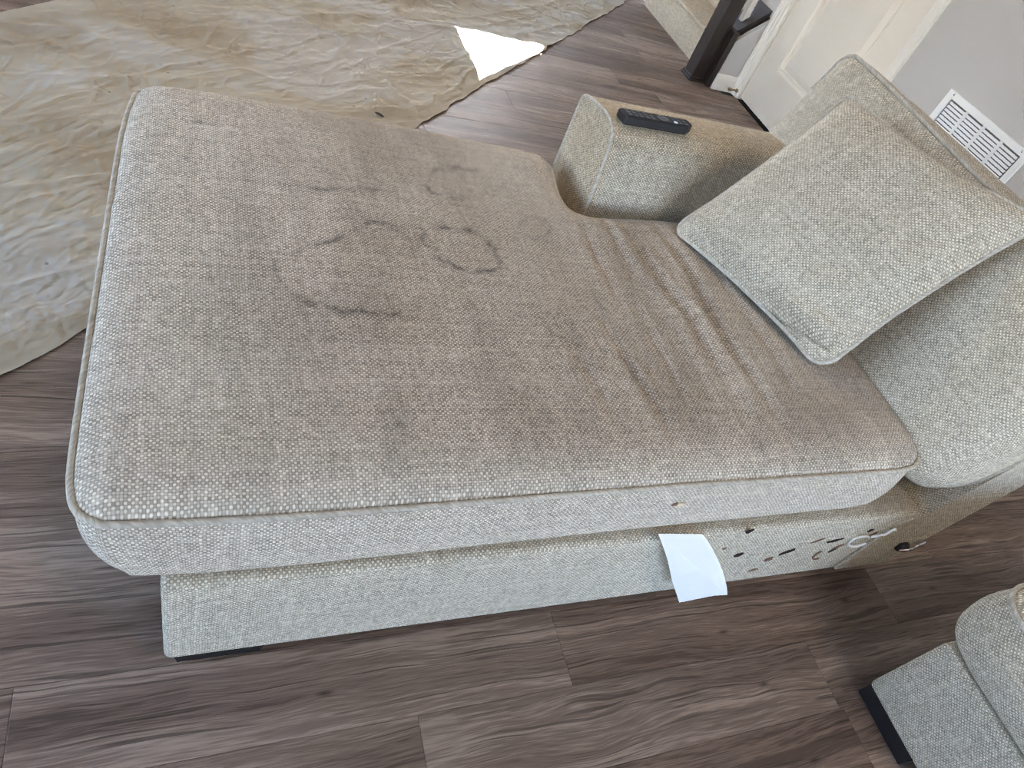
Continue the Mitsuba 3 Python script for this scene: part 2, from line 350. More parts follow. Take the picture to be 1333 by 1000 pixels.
scene['blocker_grey'] = principled((0.5, 0.5, 0.5), 0.8)
scene['window_frame_paint'] = principled((0.75, 0.74, 0.72), 0.4)
scene['glass'] = {'type': 'thindielectric', 'int_ior': 1.5}

# ------------------------------------------------------------------ room shell
X0, X1, Y0, Y1, H = -3.2, 2.752, -3.6, 5.4, 2.44
S = dict(kind='structure')
put('floor', mk(box(X0 - .12, 5.2, Y0 - .12, Y1 + .12, -0.06, -0.004), 'dark_joint', False), **S)

def wall_with_holes(axis, at, thick, a0, a1, holes, zt=H):
    """a wall slab as boxes around rectangular holes (a0,a1,z0,z1). axis x: the wall stands at x=at..at+thick and runs in y"""
    xs = sorted({a0, a1, *[h[0] for h in holes], *[h[1] for h in holes]}); zs = sorted({0.0, zt, *[h[2] for h in holes], *[h[3] for h in holes]})
    ms = []
    for p, q in zip(xs[:-1], xs[1:]):
        for r, s in zip(zs[:-1], zs[1:]):
            if any(h[0] <= p and q <= h[1] and h[2] <= r and s <= h[3] for h in holes): continue
            ms.append(box(at, at + thick, p, q, r, s) if axis == 'x' else box(p, q, at, at + thick, r, s))
    return join(ms)

HN = [(-0.6, 2.65, 0.30, 2.25)]                # glazed patio door behind the photographer
HL = [(-0.6, 2.9, 0.45, 2.15)]                 # window in the left wall
HF = [(1.0, 2.55, 0.12, 2.32)]                # glazed entry door
put('wall_near', mk(wall_with_holes('y', Y0 - .12, .12, X0, X1, HN), 'wall_paint', False), **S)
put('wall_left', mk(wall_with_holes('x', X0 - .12, .12, Y0, Y1, HL), 'wall_paint', False), **S)
put('wall_far', mk(wall_with_holes('y', Y1, .12, X0, X1, HF), 'wall_paint', False), **S)
put('wall_right', mk(wall_with_holes('x', X1, .12, Y0, 3.44, [(2.434, 3.20, 0.0, 2.04)]), 'wall_paint', False), **S)
put('wall_right_entry', mk(join([box(2.66, 2.78, 4.30, Y1, 0, H), box(2.78, 5.2, 4.30, 4.42, 0, 3.2), box(2.87, 5.2, 3.24, 3.36, 0, 3.2), wall_with_holes('x', 5.2, .12, 3.24, 4.42, [(3.45, 4.22, 1.5, 2.95)], 3.2), box(2.7, 5.32, 3.24, 4.42, 3.2, 3.3), box(2.64, 2.76, 3.3, 4.3, H, 3.3)]), 'wall_paint', False), **S)
put('ceiling', mk(box(X0 - .12, X1 + .12, Y0 - .12, Y1 + .12, H, H + .1), 'ceiling_paint', False), **S)
def window(n, axis, at, hole, bars):
    a0, a1, z0, z1 = hole
    w = f'window_{n}'; tag(w, kind='structure')
    def bx(p, q, r, s, d0, d1): return cbox(at + d0, at + d1, p, q, r, s, .004) if axis == 'x' else cbox(p, q, at + d0, at + d1, r, s, .004)
    put('frame', mk(join([bx(a0, a0 + .05, z0, z1, .02, .10), bx(a1 - .05, a1, z0, z1, .02, .10), bx(a0 + .05, a1 - .05, z0, z0 + .05, .02, .10), bx(a0 + .05, a1 - .05, z1 - .05, z1, .02, .10)]), 'window_frame_paint', False), w)
    for b in bars: put('mullion', mk(bx(b - .025, b + .025, z0 + .05, z1 - .05, .03, .09), 'window_frame_paint', False), w)
    ed = [a0 + .05] + list(bars) + [a1 - .05]
    for p, q in zip(ed[:-1], ed[1:]):
        v = np.array([(p, z0 + .05), (q, z0 + .05), (q, z1 - .05), (p, z1 - .05)])
        v = np.c_[np.full(4, at + .06), v] if axis == 'x' else np.c_[v[:, 0], np.full(4, at + .06), v[:, 1]]
        put('pane', raw(v, [[0, 1, 2], [0, 2, 3]], None, np.array([(0, 0), (1, 0), (1, 1), (0, 1)]), 'glass'), w)
window(1, 'y', Y0 - .12, HN[0], [1.02])
window(2, 'x', X0 - .12, HL[0], [1.5])
window(3, 'y', Y1, HF[0], [])
window(4, 'x', 5.2, (3.45, 4.22, 1.5, 2.95), [])  # unseen stairwell window, added to brighten the carpet
# added unseen slab outside: blocks the sun, its triangular gap shapes the sun patch
def up(p, z): return (p[0] + SUN[0] / SUN[2] * z, p[1] + SUN[1] / SUN[2] * z)
ZP = 2.62
gap = [up(p, ZP) for p in ((1.10, 3.285), (1.60, 3.300), (1.54, 3.20), (1.115, 2.79))]
pr = Polygon([(-2.0, Y1 + .12), (5.2, Y1 + .12), (5.2, 9.6), (-2.0, 9.6)]).difference(Polygon(gap))
pm = trimesh.creation.extrude_polygon(pr, 0.04, engine='earcut'); pm.apply_translation((0, 0, ZP))
put('sun_blocker', mk(pm, 'blocker_grey', False), **S)

# unseen ceiling lamps, added as warm fill light
for (lx, ly, lab) in ((.35, 2.3, 'unseen round ceiling lamp added as warm fill above the foot of the chaise'), (1.25, -.9, 'unseen round ceiling lamp added to brighten the ottoman side')):
    lamp = thing('fill_lamp', lab, 'lamp', 'added fill lamps')
    put('rim', mk(trimesh.creation.annulus(.25, .275, .06, transform=trimesh.transformations.translation_matrix((lx, ly, H - .03))), 'brass', 30), lamp)
    lm = trimesh.creation.revolve(np.array([(0, -.045), (.10, -.040), (.18, -.026), (.23, -.008), (.249, .0), (.249, .03), (0, .03)])[::-1], sections=40); lm.apply_translation((lx, ly, H - .045)); lm.fix_normals()
    gl = mk(lm, 'ceiling_paint', 40); gl['emitter'] = {'type': 'area', 'radiance': {'type': 'rgb', 'value': [FILL_LAMP * 1.0, FILL_LAMP * .80, FILL_LAMP * .58]}}
    put('glass_shade', gl, lamp)

# floor planks: 0.93 m x 0.1515 m, each its own piece with eased edges
PW, PL = 0.1515, 0.933
known = {3: -0.24, 2: 0.377, 1: 0.077 - 0.03}
far_planks = []
cnt = 0
def plank(x0, x1, y0, y1, idn):
    c = 0.0011; g = 0.0003
    x0, x1, y0, y1 = x0 + g, x1 - g, y0 + g, y1 - g
    v = np.array([(x0, y0, -.004), (x1, y0, -.004), (x1, y1, -.004), (x0, y1, -.004), (x0, y0, -.0006), (x1, y0, -.0006), (x1, y1, -.0006), (x0, y1, -.0006), (x0 + c, y0 + c, 0), (x1 - c, y0 + c, 0), (x1 - c, y1 - c, 0), (x0 + c, y1 - c, 0)])
    f = []
    for a in (0, 4):
        for k in range(4):
            l = (k + 1) % 4; f += [(a + k, a + l, a + 4 + l), (a + k, a + 4 + l, a + 4 + k)]
    f += [(8, 9, 10), (8, 10, 11)]
    uv = np.c_[v[:, 0] - x0 + 7 * idn + 0.01, v[:, 1] - y0]
    return v, np.array(f), uv
def in_view(xa, xb, ya, yb):
    pts = np.array([(x, y, 0) for x in np.linspace(xa, xb, 5) for y in (ya, yb)]) - [0, 0, 1.31]
    q = pts @ RC.T
    ok = q[:, 2] > 0.05
    if not ok.any(): return False
    s = q[ok, :2] / q[ok, 2:] * 925.3 + [666.5, 500]
    return bool(((s[:, 0] > -25) & (s[:, 0] < 1358) & (s[:, 1] > -25) & (s[:, 1] < 1025)).any())
idn = 0
prng = random.Random(11)
for r in range(-25, 36):
    ya = 0.0335 + (r) * PW - 0.1515 + 0.0 ; yb = ya + PW
    ph = {2: 0.377, 3: -0.24, 1: 0.388}.get(r, None)
    if r == 1: ph = 0.387
    if ph is None: ph = prng.random() * PL
    k0 = math.floor((X0 - ph) / PL)
    x = ph + k0 * PL
    while x < X1:
        xa, xb = max(x, X0), min(x + PL, X1 if ya < 3.2 else 2.66)
        if xb - xa > 0.02 and yb < Y1 + .1 and ya > Y0 - .1:
            m = plank(xa, xb, ya, yb, idn)
            if in_view(xa, xb, ya, yb):
                put('plank', raw(m[0], m[1], None, m[2], 'vinyl_plank'), 'floor'); cnt += 1
            else: far_planks.append(m)
            idn += 1
        x += PL
o = 0; V, F, U = [], [], []
for v, f, u in far_planks: V.append(v); F.append(f + o); U.append(u); o += len(v)
put('outer_planks', raw(np.vstack(V), np.vstack(F), None, np.vstack(U), 'vinyl_plank'), 'floor', kind='stuff')

# ------------------------------------------------------------------ door in the right wall, casing, baseboards
DX = X1 + 0.012
d1 = 'door_1'; tag(d1, label='cream white panelled interior door behind the sofa', kind='structure')
ya, yb, zb, zt = 2.4405, 3.1925, 0.014, 2.03
PAN = [(2.586, 3.048, 0.243, 0.86), (2.586, 3.048, 1.02, 1.90)]
sl = []
for p, q in ((ya, PAN[0][0]), (PAN[0][1], yb)): sl.append(box(DX, DX + .035, p, q, zb, zt))
for r, s in ((zb, PAN[0][2]), (PAN[0][3], PAN[1][2]), (PAN[1][3], zt)): sl.append(box(DX, DX + .035, PAN[0][0], PAN[0][1], r, s))
put('slab', mk(join(sl), 'white_paint', False), d1)
for (p, q, r, s) in PAN:
    rings = [(0, 0), (.004, .007), (.012, .010), (.020, .008), (.026, .011), (.052, .003), (.056, .002)]
    V = []
    for i, dd in rings: V += [(DX + dd, p + i, r + i), (DX + dd, q - i, r + i), (DX + dd, q - i, s - i), (DX + dd, p + i, s - i)]
    F = []
    for k in range(len(rings) - 1):
        for a in range(4):
            b = (a + 1) % 4; F += [(k * 4 + a, k * 4 + 4 + b, k * 4 + b), (k * 4 + a, k * 4 + 4 + a, k * 4 + 4 + b)]
    k = 4 * (len(rings) - 1); F += [(k, k + 2, k + 1), (k, k + 3, k + 2)]
    put('panel', mk(trimesh.Trimesh(V, F, process=False), 'white_paint', False), d1)
kn = trimesh.creation.revolve(np.array([(0, -.06), (.02, -.058), (.027, -.045), (.022, -.03), (.010, -.02), (.010, -.006), (.028, -.004), (.028, 0), (0, 0)]), sections=24)
Mk = np.eye(4); Mk[:3, :3] = np.array([[0, 0, 1], [1, 0, 0], [0, 1, 0]]).astype(float); Mk[:3, 3] = (DX, 2.50, .95)
put('door_knob', mk(kn, 'brass', 40, Mk), d1)
def casing_profile(w): return [(0, 0), (.019, 0), (.0205, .006), (.020, w * .3), (.014, w * .33), (.0135, w * .62), (.009, w * .65), (.0085, w * .9), (.006, w), (0, w)]
def casing_v(y_outer, y_inner, z1):
    w = abs(y_outer - y_inner); sg = 1 if y_inner > y_outer else -1
    pts = [(X1 - a, y_outer + sg * b) for a, b in casing_profile(w)]
    return prism(pts, z1, 'z', 0.0)
put('trim_1', mk(casing_v(2.374, 2.430, 2.10), 'trim_paint', 20), **S)
put('trim_2', mk(casing_v(3.262, 3.204, 2.10), 'trim_paint', 20), **S)
put('trim_3', mk(box(X1 - .016, X1, 2.43, 3.204, 2.044, 2.10), 'trim_paint', False), **S)
put('trim_4', mk(join([box(X1 - .002, X1 + .09, 2.4285, 2.4365, 0, 2.045), box(X1 - .002, X1 + .09, 3.1975, 3.2055, 0, 2.045)]), 'trim_paint', False), **S)
def baseboard(axis, at, sg, a0, a1, h=.085):
    pr = [(0, 0), (.014, 0), (.014, h * .72), (.010, h * .80), (.009, h * .92), (.004, h), (0, h)]
    pts = [(at + sg * a, b) for a, b in pr]
    return prism(pts, a1 - a0, 'y' if axis == 'x' else 'x', a0)
put('baseboard_right', mk(baseboard('x', X1, -1, Y0, 2.374), 'trim_paint', False), **S)
put('baseboard_stair', mk(baseboard('y', 3.262, -1, 2.60, X1), 'trim_paint', False), **S)
put('baseboard_entry', mk(baseboard('x', 2.66, -1, 4.30, Y1), 'trim_paint', False), **S)
put('baseboard_left', mk(baseboard('x', X0, 1, Y0, Y1), 'trim_paint', False), **S)
put('baseboard_far', mk(baseboard('y', Y1, -1, X0, 1.0), 'trim_paint', False), **S)

put('light_block_panel', mk(box(X1 + .055, X1 + .075, 2.434, 3.20, 0, 2.045), 'trim_paint', False), d1)  # unseen panel added behind the slab to block sky light at the gaps
# small spring door stop beside the door
t = thing('door_stop', 'small bronze door stop sticking out at the foot of the white door frame', 'door stop')
pf = np.array([(0, 0), (.010, 0), (.010, .004), (.0045, .006), (.0045, .040), (.008, .042), (.009, .056), (.006, .060), (0, .060)])
Md = np.eye(4); Md[:3, :3] = np.array([[0, 0, -1], [1, 0, 0], [0, -1, 0]]).astype(float); Md[:3, 3] = (X1 - .013, 3.215, .034)
put('stem', mk(trimesh.creation.revolve(pf[:5], sections=20), 'brass', 40, Md), t)
put('tip', mk(trimesh.creation.revolve(np.array([(0, .039)] + list(map(tuple, pf[5:]))), sections=20), 'brass', 40, Md), t)

# return air grille on the right wall
vent = thing('air_vent', 'white metal louvred air vent on the grey wall behind the sofa back', 'vent')
vy0, vy1, vz0, vz1 = 1.640, 2.099, 0.40, 0.672
gx = X1 - .008
gy0, gy1, gz0, gz1 = 1.668, 2.069, .428, .645
put('frame', mk(join([cbox(gx, X1, vy0, gy0, vz0, vz1, .002), cbox(gx, X1, gy1, vy1, vz0, vz1, .002), cbox(gx, X1, gy0 - .002, gy1 + .002, vz0, gz0, .002), cbox(gx, X1, gy0 - .002, gy1 + .002, gz1, vz1, .002)]), 'vent_metal', False), vent)
put('backing', mk(box(X1 - .0015, X1 - .0005, gy0, gy1, gz0, gz1), 'vent_dark', False), vent)
cols = np.linspace(gy0, gy1, 5)
for c in cols[1:-1]: put('divider', mk(cbox(gx + .0005, X1, c - .006, c + .006, gz0, gz1, .001), 'vent_metal', False), vent)
zsl = np.arange(gz0 + .006, gz1, 0.0142)
for a, b in zip(cols[:-1], cols[1:]):
    for z in zsl:
        v = np.array([(gx + .0015, z - .004), (gx + .0028, z - .004), (X1 - .002, z + .0045), (X1 - .0033, z + .0055)])
        put('slat', mk(prism(v.tolist(), (b - a) - .0125, 'y', a + .00625), 'vent_metal', False), vent)
for y in (vy0 + .035, vy1 - .033):
    for z in (vz1 - .010, vz0 + .010):
        m = trimesh.creation.icosphere(2, .0042); m.apply_scale((.5, 1, 1)); m.apply_translation((gx, y, z))
        put('screw', mk(m, 'chrome', True), vent)

# ------------------------------------------------------------------ staircase
st = 'staircase'; tag(st, label='beige carpeted stairs behind the dark newel post', kind='structure')
RISE, RUN = .19, .265
for k in range(6):
    x = 2.62 + k * RUN
    pts = [(x, k * RISE), (x, (k + 1) * RISE - .028), (x - .018, (k + 1) * RISE - .018), (x - .022, (k + 1) * RISE - .006), (x - .014, (k + 1) * RISE), (x + RUN, (k + 1) * RISE), (x + RUN, k * RISE)]
    m = prism(pts, .92, 'y', 3.37); m = m.subdivide_to_size(.05)
    put('step', mk(m, 'carpet', 50), st)
# knee wall under the sloped rail
kw = prism([(2.60, 0), (X1, 0), (X1, .395), (2.60, .25)], .07, 'y', 3.268)
put('wall_stair', mk(kw, 'wall_paint', False), **S)
nw = thing('newel_post', 'dark brown square stair newel post at the foot of the carpeted stairs', 'newel post')
put('shaft', mk(cbox(2.478, 2.568, 3.300, 3.390, 0, 1.12, .004), 'dark_wood', False), nw)
put('plinth', mk(join([cbox(2.468, 2.578, 3.290, 3.400, 0, .012, .003), cbox(2.472, 2.574, 3.294, 3.396, .012, .024, .003)]), 'dark_wood', False), nw)
put('cap', mk(cbox(2.465, 2.581, 3.287, 3.403, 1.12, 1.16, .01), 'dark_wood', False), nw)
put('side_board', mk(join([cbox(2.5685, 2.604, 3.262, 3.345, 0, .30, .003)]), 'dark_wood', False), nw)
sh = thing('stair_rail', 'dark brown sloped bottom rail running from the newel post to the wall', 'rail')
put('rail', mk(prism([(2.606, .255), (X1, .392), (X1, .432), (2.606, .295)], .135, 'y', 3.302), 'dark_wood', False), sh)
put('fillet', mk(prism([(2.606, .245), (X1, .382), (X1, .400), (2.606, .263)], .155, 'y', 3.292), 'dark_wood', False), sh)
bl = thing('baluster', 'white square stair baluster standing on the dark sloped rail', 'baluster')
scene[bl] = mk(prism([(2.640, .330), (2.672, .360), (2.672, 1.2), (2.640, 1.2)], .032, 'y', 3.350), 'trim_paint', False)

# ------------------------------------------------------------------ drop cloth
dc = thing('drop_cloth', 'crumpled off-white canvas drop cloth stained brown on the plank floor', 'cloth')
e1 = np.array([2.416 + .38, 4.24 + .37]) - np.array([-.342, 1.119]); e1 /= np.linalg.norm(e1); e2 = np.array([-e1[1], e1[0]])
p0 = np.array([-.342, 1.119])
Lc, Wc, s0 = 5.28, 1.14, -0.95
nu, nv = 760, 190
tu = np.linspace(s0, s0 + Lc, nu); tv = np.linspace(0, Wc, nv)
TU, TV = np.meshgrid(tu, tv, indexing='ij')
edge = 0.014 * (meshkit.fbm(np.stack([TU * 5, TU * 0, TU * 0], -1), 3, 3) - .5) + 0.006 * (meshkit.noise(np.stack([TU * 22, TU * 0 + 4, TU * 0], -1), 5) - .5)
TVw = TV + edge * 2 * (1 - TV / Wc) + 0.03 * (meshkit.fbm(np.stack([TU * 2.5, TU * 0 + 3, TU * 0], -1), 3, 8) - .5) * (TV / Wc)
PX = p0[0] + e1[0] * TU + e2[0] * TVw; PY = p0[1] + e1[1] * TU + e2[1] * TVw
def ridge(a, b, ang, fx, fy, seed, sharp=1.0, warp=.12):
    c, s = math.cos(ang), math.sin(ang)
    wx = a + warp * (meshkit.fbm(np.stack([a * 2.3, b * 2.3, a * 0 + seed], -1), 3, seed) - .5); wy = b + warp * (meshkit.fbm(np.stack([a * 2.3, b * 2.3, a * 0 + seed + 5], -1), 3, seed + 1) - .5)
    q = meshkit.noise(np.stack([(c * wx + s * wy) * fx, (-s * wx + c * wy) * fy, a * 0 + seed * 3.1], -1), seed)
    return np.clip(1 - np.abs(q - .5) * 2 * 2.4 / sharp, 0, 1)**1.5
mask = meshkit.fbm(np.stack([PX * 1.6, PY * 1.6, PX * 0], -1), 3, 31)
Z = 0.0035 + .013 * ridge(PX, PY, .60, .55, 4.2, 3, .7) * np.clip((mask - .36) * 4, 0, 1) + .009 * ridge(PX, PY, .40, .7, 6.5, 12, .6) * np.clip((.62 - mask) * 5, 0, 1) + .0048 * ridge(PX, PY, .70, 1.5, 14, 21, .7) + .0036 * ridge(PX, PY, -.35, 3, 11, 41, .6) * np.clip((mask - .44) * 5, 0, 1) + .0035 * ridge(PX, PY, .3, 3, 24, 47, .8, .25) + .0026 * ridge(PX, PY, 1.3, 6, 20, 53, .7, .25)
Z += .005 * meshkit.fbm(np.stack([PX * 4, PY * 4, PX * 0], -1), 4, 51) + .0016 * meshkit.fbm(np.stack([PX * 34, PY * 34, PX * 0], -1), 3, 77)
be = np.minimum(np.minimum(TV, Wc - TV), np.minimum(TU - s0, s0 + Lc - TU)); Z = .0012 + (Z) * np.clip(.35 + be / .10, 0, 1)
V = np.stack([PX, PY, Z], -1).reshape(-1, 3)
i, j = np.meshgrid(np.arange(nu - 1), np.arange(nv - 1), indexing='ij')
q = np.stack([i * nv + j, (i + 1) * nv + j, (i + 1) * nv + j + 1, i * nv + j + 1], -1).reshape(-1, 4)
F = np.vstack([q[:, [0, 1, 2]], q[:, [0, 2, 3]]])
scene[dc] = raw(V, F, vnormals(V, F), np.stack([TU, TV], -1).reshape(-1, 2), 'canvas')
# scrap of bark lying on it
dbx = np.array([(0, 0), (.010, .004), (.022, .003), (.034, -.004), (.026, -.007), (.012, -.006)])
m = trimesh.creation.extrude_polygon(Polygon(dbx), .004, engine='earcut'); m.apply_transform(trimesh.transformations.rotation_matrix(-.5, (0, 0, 1))); m.apply_translation((.60, 2.36, .017))
sc_ = thing('debris_scrap', 'small dark curled scrap lying on the drop cloth', 'debris'); scene[sc_] = mk(m, 'hole_dark', False)

# ------------------------------------------------------------------ chaise
CH = thing('chaise_sofa', 'large stained taupe woven fabric chaise with low arm and loose seat cushion', 'sofa')
base = put('base', mk(rbox(-.032, 1.52, .480, 1.45, .043, .305, .014), 'fabric', 50), CH)
put('foot', mk(prism([(-.012, 0), (.118, 0), (.132, .045), (-.020, .045)], .09, 'y', .492), 'black_foot', False), CH)
put('foot', mk(prism([(-.012, 0), (.118, 0), (.132, .045), (-.020, .045)], .09, 'y', 1.34), 'black_foot', False), CH)
put('foot', mk(prism([(1.50, 0), (1.62, 0), (1.62, .045), (1.48, .045)], .09, 'y', .52), 'black_foot', False), CH)
put('foot', mk(prism([(1.50, 0), (1.62, 0), (1.62, .045), (1.48, .045)], .09, 'y', 1.34), 'black_foot', False), CH)
# seat cushion: T-shaped outline
ol = [(-.098, .498), (-.070, .491), (.144, .486), (.48, .491), (.77, .495), (1.13, .497), (1.29, .500), (1.345, .515), (1.375, .56), (1.385, .64), (1.372, .80), (1.365, 1.0), (1.355, 1.17), (1.335, 1.222), (1.25, 1.235), (1.083, 1.232), (.90, 1.216), (.835, 1.214), (.795, 1.235), (.785, 1.29), (.797, 1.365), (.803, 1.41), (.785, 1.440), (.74, 1.451), (.40, 1.476), (.10, 1.487), (-.04, 1.482), (-.085, 1.462), (-.100, 1.42), (-.112, 1.268), (-.122, .852), (-.126, .60), (-.1235, .54), (-.115, .511)]
ol = smooth_path(ol, 520, True)
FOLDS = [([[.789,1.20],[.78,1.06],[.78,.959],[.785,.90]], .006, .011), ([[.905,1.20],[.909,1.046],[.92,.951],[.937,.877],[.934,.792],[.94,.70]], .009, .013), ([[1.0,1.20],[1.011,1.05],[1.0,.93],[.997,.821],[1.008,.715],[1.013,.60]], .010, .013),
 ([[.712,.881],[.723,.778],[.737,.694],[.748,.631],[.758,.56]], .006, .010), ([[.814,.95],[.815,.8],[.819,.717],[.818,.62]], .005, .011), ([[.859,1.2],[.851,1.092],[.849,1.0]], .006, .011), ([[1.08,1.1],[1.09,.95],[1.10,.8],[1.10,.65]], .006, .015), ([[.62,.80],[.64,.7],[.66,.6]], .004, .014)]
def seat_crown(P, d):
    z = .030 * fillet(d, .075) + .012 * np.clip(d / .35, 0, 1)
    z -= .012 * np.exp(-((P[:, 0] - .95) / .25)**2 - ((P[:, 1] - .85) / .28)**2)
    z += .006 * (meshkit.fbm(np.c_[P * 5, P[:, 0] * 0], 3, 4) - .5) * np.clip(d / .05, 0, 1)
    for line, a, w in FOLDS:
        lp = smooth_path(line, 120); tt, ix = cKDTree(lp).query(P)
        fade = np.sin(np.pi * np.clip(ix / 119 * .94 + .03, 0, 1))**.7
        side = P[:, 0] - lp[ix, 0]
        z += fade * a * (-np.exp(-(side / w)**2) + .75 * np.exp(-((np.abs(side) - 2.0 * w) / (1.25 * w))**2)) * (tt < .12) * np.clip(d / .03, 0, 1)
    return z
def seat_shift(p, q):
    s = np.zeros_like(p); s[:, 0] = .040 * q**1.6 * np.clip((.02 - p[:, 0]) / .1, 0, 1); s[:, 1] = -.020 * q * np.clip((p[:, 1] - 1.40) / .05, 0, 1)
    return s
def wave(o_): return .005 * (meshkit.fbm(np.c_[o_ * 4, o_[:, 0] * 0], 2, 17) - .5) + .006 * np.exp(-((o_[:, 0] - .02) / .1)**2) * 0
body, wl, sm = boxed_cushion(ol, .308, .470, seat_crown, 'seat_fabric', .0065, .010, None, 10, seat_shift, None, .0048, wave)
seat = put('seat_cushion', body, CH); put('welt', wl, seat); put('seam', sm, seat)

# arm: a padded block whose top slopes, with a welted front panel
prof = [(1.238, .306), (1.250, .40), (1.262, .50), (1.276, .59), (1.286, .630), (1.303, .652), (1.330, .661), (1.375, .660), (1.44, .648), (1.468, .638), (1.478, .628), (1.480, .60), (1.478, .45), (1.476, .306)]
pp = np.vstack([smooth_path(prof[:11], 60), np.array(prof[11:])])
arm = put('arm', mk(prism(pp.tolist(), .80, 'x', .852).subdivide_to_size(.06), 'arm_fabric', 40), CH)
yz = smooth_path(prof[:11] + prof[11:], 160)
put('welt', tube(np.c_[np.full(160, .853), yz], .0038, 8, False, 'welt_fabric'), arm)
put('welt', tube(np.c_[np.linspace(.853, 1.60, 90), np.full(90, 1.478), np.full(90, .632)], .0034, 8, False, 'welt_fabric'), arm)
# back frame
bf = [(1.470, .043), (1.640, .043), (1.655, .08), (1.880, .770), (1.865, .793), (1.83, .799), (1.73, .793), (1.715, .770), (1.545, .31), (1.462, .25), (1.456, .06)]
bfm = prism(bf, 1.02, 'y', .478)
frame = put('back_frame', mk(bfm.subdivide_to_size(.08), 'fabric', 40), CH)
put('seam', tube(np.array([(1.456, .4775, .062), (1.459, .4765, .15), (1.463, .4775, .25)]), .004, 8, False, 'fabric'), frame)
# loose back cushion
th = math.radians(19.5)
Mb = np.eye(4); Mb[:3, 0] = (0, -1, 0); Mb[:3, 1] = (math.sin(th), 0, math.cos(th)); Mb[:3, 2] = (-math.cos(th), 0, math.sin(th)); Mb[:3, 3] = (1.357, .978, .420)
w2, hb = .497, .462
olb = [(-w2 + .02, .03), (-w2, .10), (-w2 - .004, .25), (-w2, .42), (-w2 - .002, hb - .008), (-w2 + .014, hb + .018), (-w2 + .055, hb + .024), (-.25, hb + .020), (0, hb + .010), (.25, hb + .004), (w2 - .05, hb - .004), (w2 - .012, hb - .02), (w2, .40), (w2 + .008, .25), (w2 + .002, .10), (w2 - .02, .03), (w2 - .07, .0), (.2, -.004), (-.2, -.004), (-w2 + .07, .0)]
olb = smooth_path(olb, 420, True)
def back_crown(P, d):
    z = .034 * fillet(d, .14) + .010 * np.clip(d / .25, 0, 1)
    return z + .010 * (meshkit.fbm(np.c_[P * 5, P[:, 0] * 0], 3, 9) - .5) * np.clip(d / .06, 0, 1)
def bwave(o_): return .012 * (meshkit.fbm(np.c_[o_ * 3.2, o_[:, 0] * 0], 2, 23) - .5)
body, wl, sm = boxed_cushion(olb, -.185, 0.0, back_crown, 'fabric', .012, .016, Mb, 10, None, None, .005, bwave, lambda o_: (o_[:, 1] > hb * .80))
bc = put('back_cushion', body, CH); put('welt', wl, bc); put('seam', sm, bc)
wz = np.c_[olb[:, 0], olb[:, 1], np.full(len(olb), -.185)]
put('welt', tube(wz, .0045, 8, True, 'welt_fabric', Mb), bc)
# wear on the near side: tears, a hole, foam, snagged loops, the sectional connector
def blob(cx, cz, rx, rz, rot, name, mat, parent, seed, y=.4795, label=None):
    r_ = np.random.default_rng(seed); a = np.linspace(0, 2 * np.pi, 15)[:-1]; rr = 1 + .45 * (r_.random(14) - .5)
    x, z = 1.2 * rx * rr * np.cos(a), 1.25 * rz * rr * np.sin(a); c, s = math.cos(rot), math.sin(rot)
    pts = np.c_[cx + c * x - s * z, cz + s * x + c * z]
    k = put(name, mk(prism(pts.tolist(), .0016, 'y', y - .0012), mat, False), parent)
    if label: tag(k, label=label)
for n_, (x, z, a, b, rot, mat) in enumerate([(1.056, .197, .008, .0065, .6, 'hole_dark'), (1.171, .154, .008, .006, .9, 'hole_brown'), (1.205, .182, .016, .005, .55, 'hole_dark'), (1.161, .105, .010, .003, .4, 'hole_brown'), (1.010, .303, .007, .005, 1.0, 'hole_dark'), (1.322, .212, .017, .0045, .25, 'hole_dark'), (1.36, .160, .010, .0035, .9, 'hole_dark'), (1.365, .178, .012, .004, .5, 'hole_brown'), (1.262, .222, .012, .003, .5, 'hole_brown'), (1.405, .245, .007, .004, .4, 'hole_dark'), (1.435, .222, .009, .004, 1.1, 'hole_brown'), (.992, .235, .004, .004, 0, 'hole_brown')]):
    blob(x, z, a, b, rot, 'tear', mat, base, 100 + n_)
th_ = np.linspace(.3, 2.9, 24)
put('frayed_flap', tube(np.c_[1.338 + .022 * np.cos(th_ + 2.2), np.full(24, .4785), .150 + .026 * np.sin(th_ + 2.2)], .0022, 6, False, 'hole_brown'), base)
put('frayed_flap', tube(np.c_[1.17 + .010 * np.cos(th_), np.full(24, .4785), .15 + .010 * np.sin(th_)], .0015, 6, False, 'hole_brown'), base)
th_ = np.linspace(0, 5.0, 40)
put('plastic_loop', tube(np.c_[1.402 + .026 * np.cos(th_ + 1.0), .474 + .003 * np.sin(th_), .205 + .021 * np.sin(th_ + 1.0)], .0028, 6, False, 'clear_plastic'), base)
put('plastic_loop', tube(smooth_path([(1.425, .474, .222), (1.44, .468, .240), (1.455, .470, .235), (1.468, .472, .255), (1.475, .470, .250)], 30), .003, 6, False, 'clear_plastic'), base)
blob(.772, .419, .009, .004, .1, 'hole', 'foam', seat, 55, .4865)
blob(.762, .421, .005, .0035, .2, 'hole', 'hole_brown', seat, 56, .4860)
cb = put('connector_bracket', mk(rbox(1.592, 1.622, .466, .482, .132, .158, .005), 'black_plastic', 40), frame)
put('hook', tube(smooth_path([(1.595, .466, .140), (1.612, .461, .152), (1.632, .464, .152), (1.650, .467, .160), (1.672, .471, .160)], 40), .0045, 10, False, 'chrome'), cb)

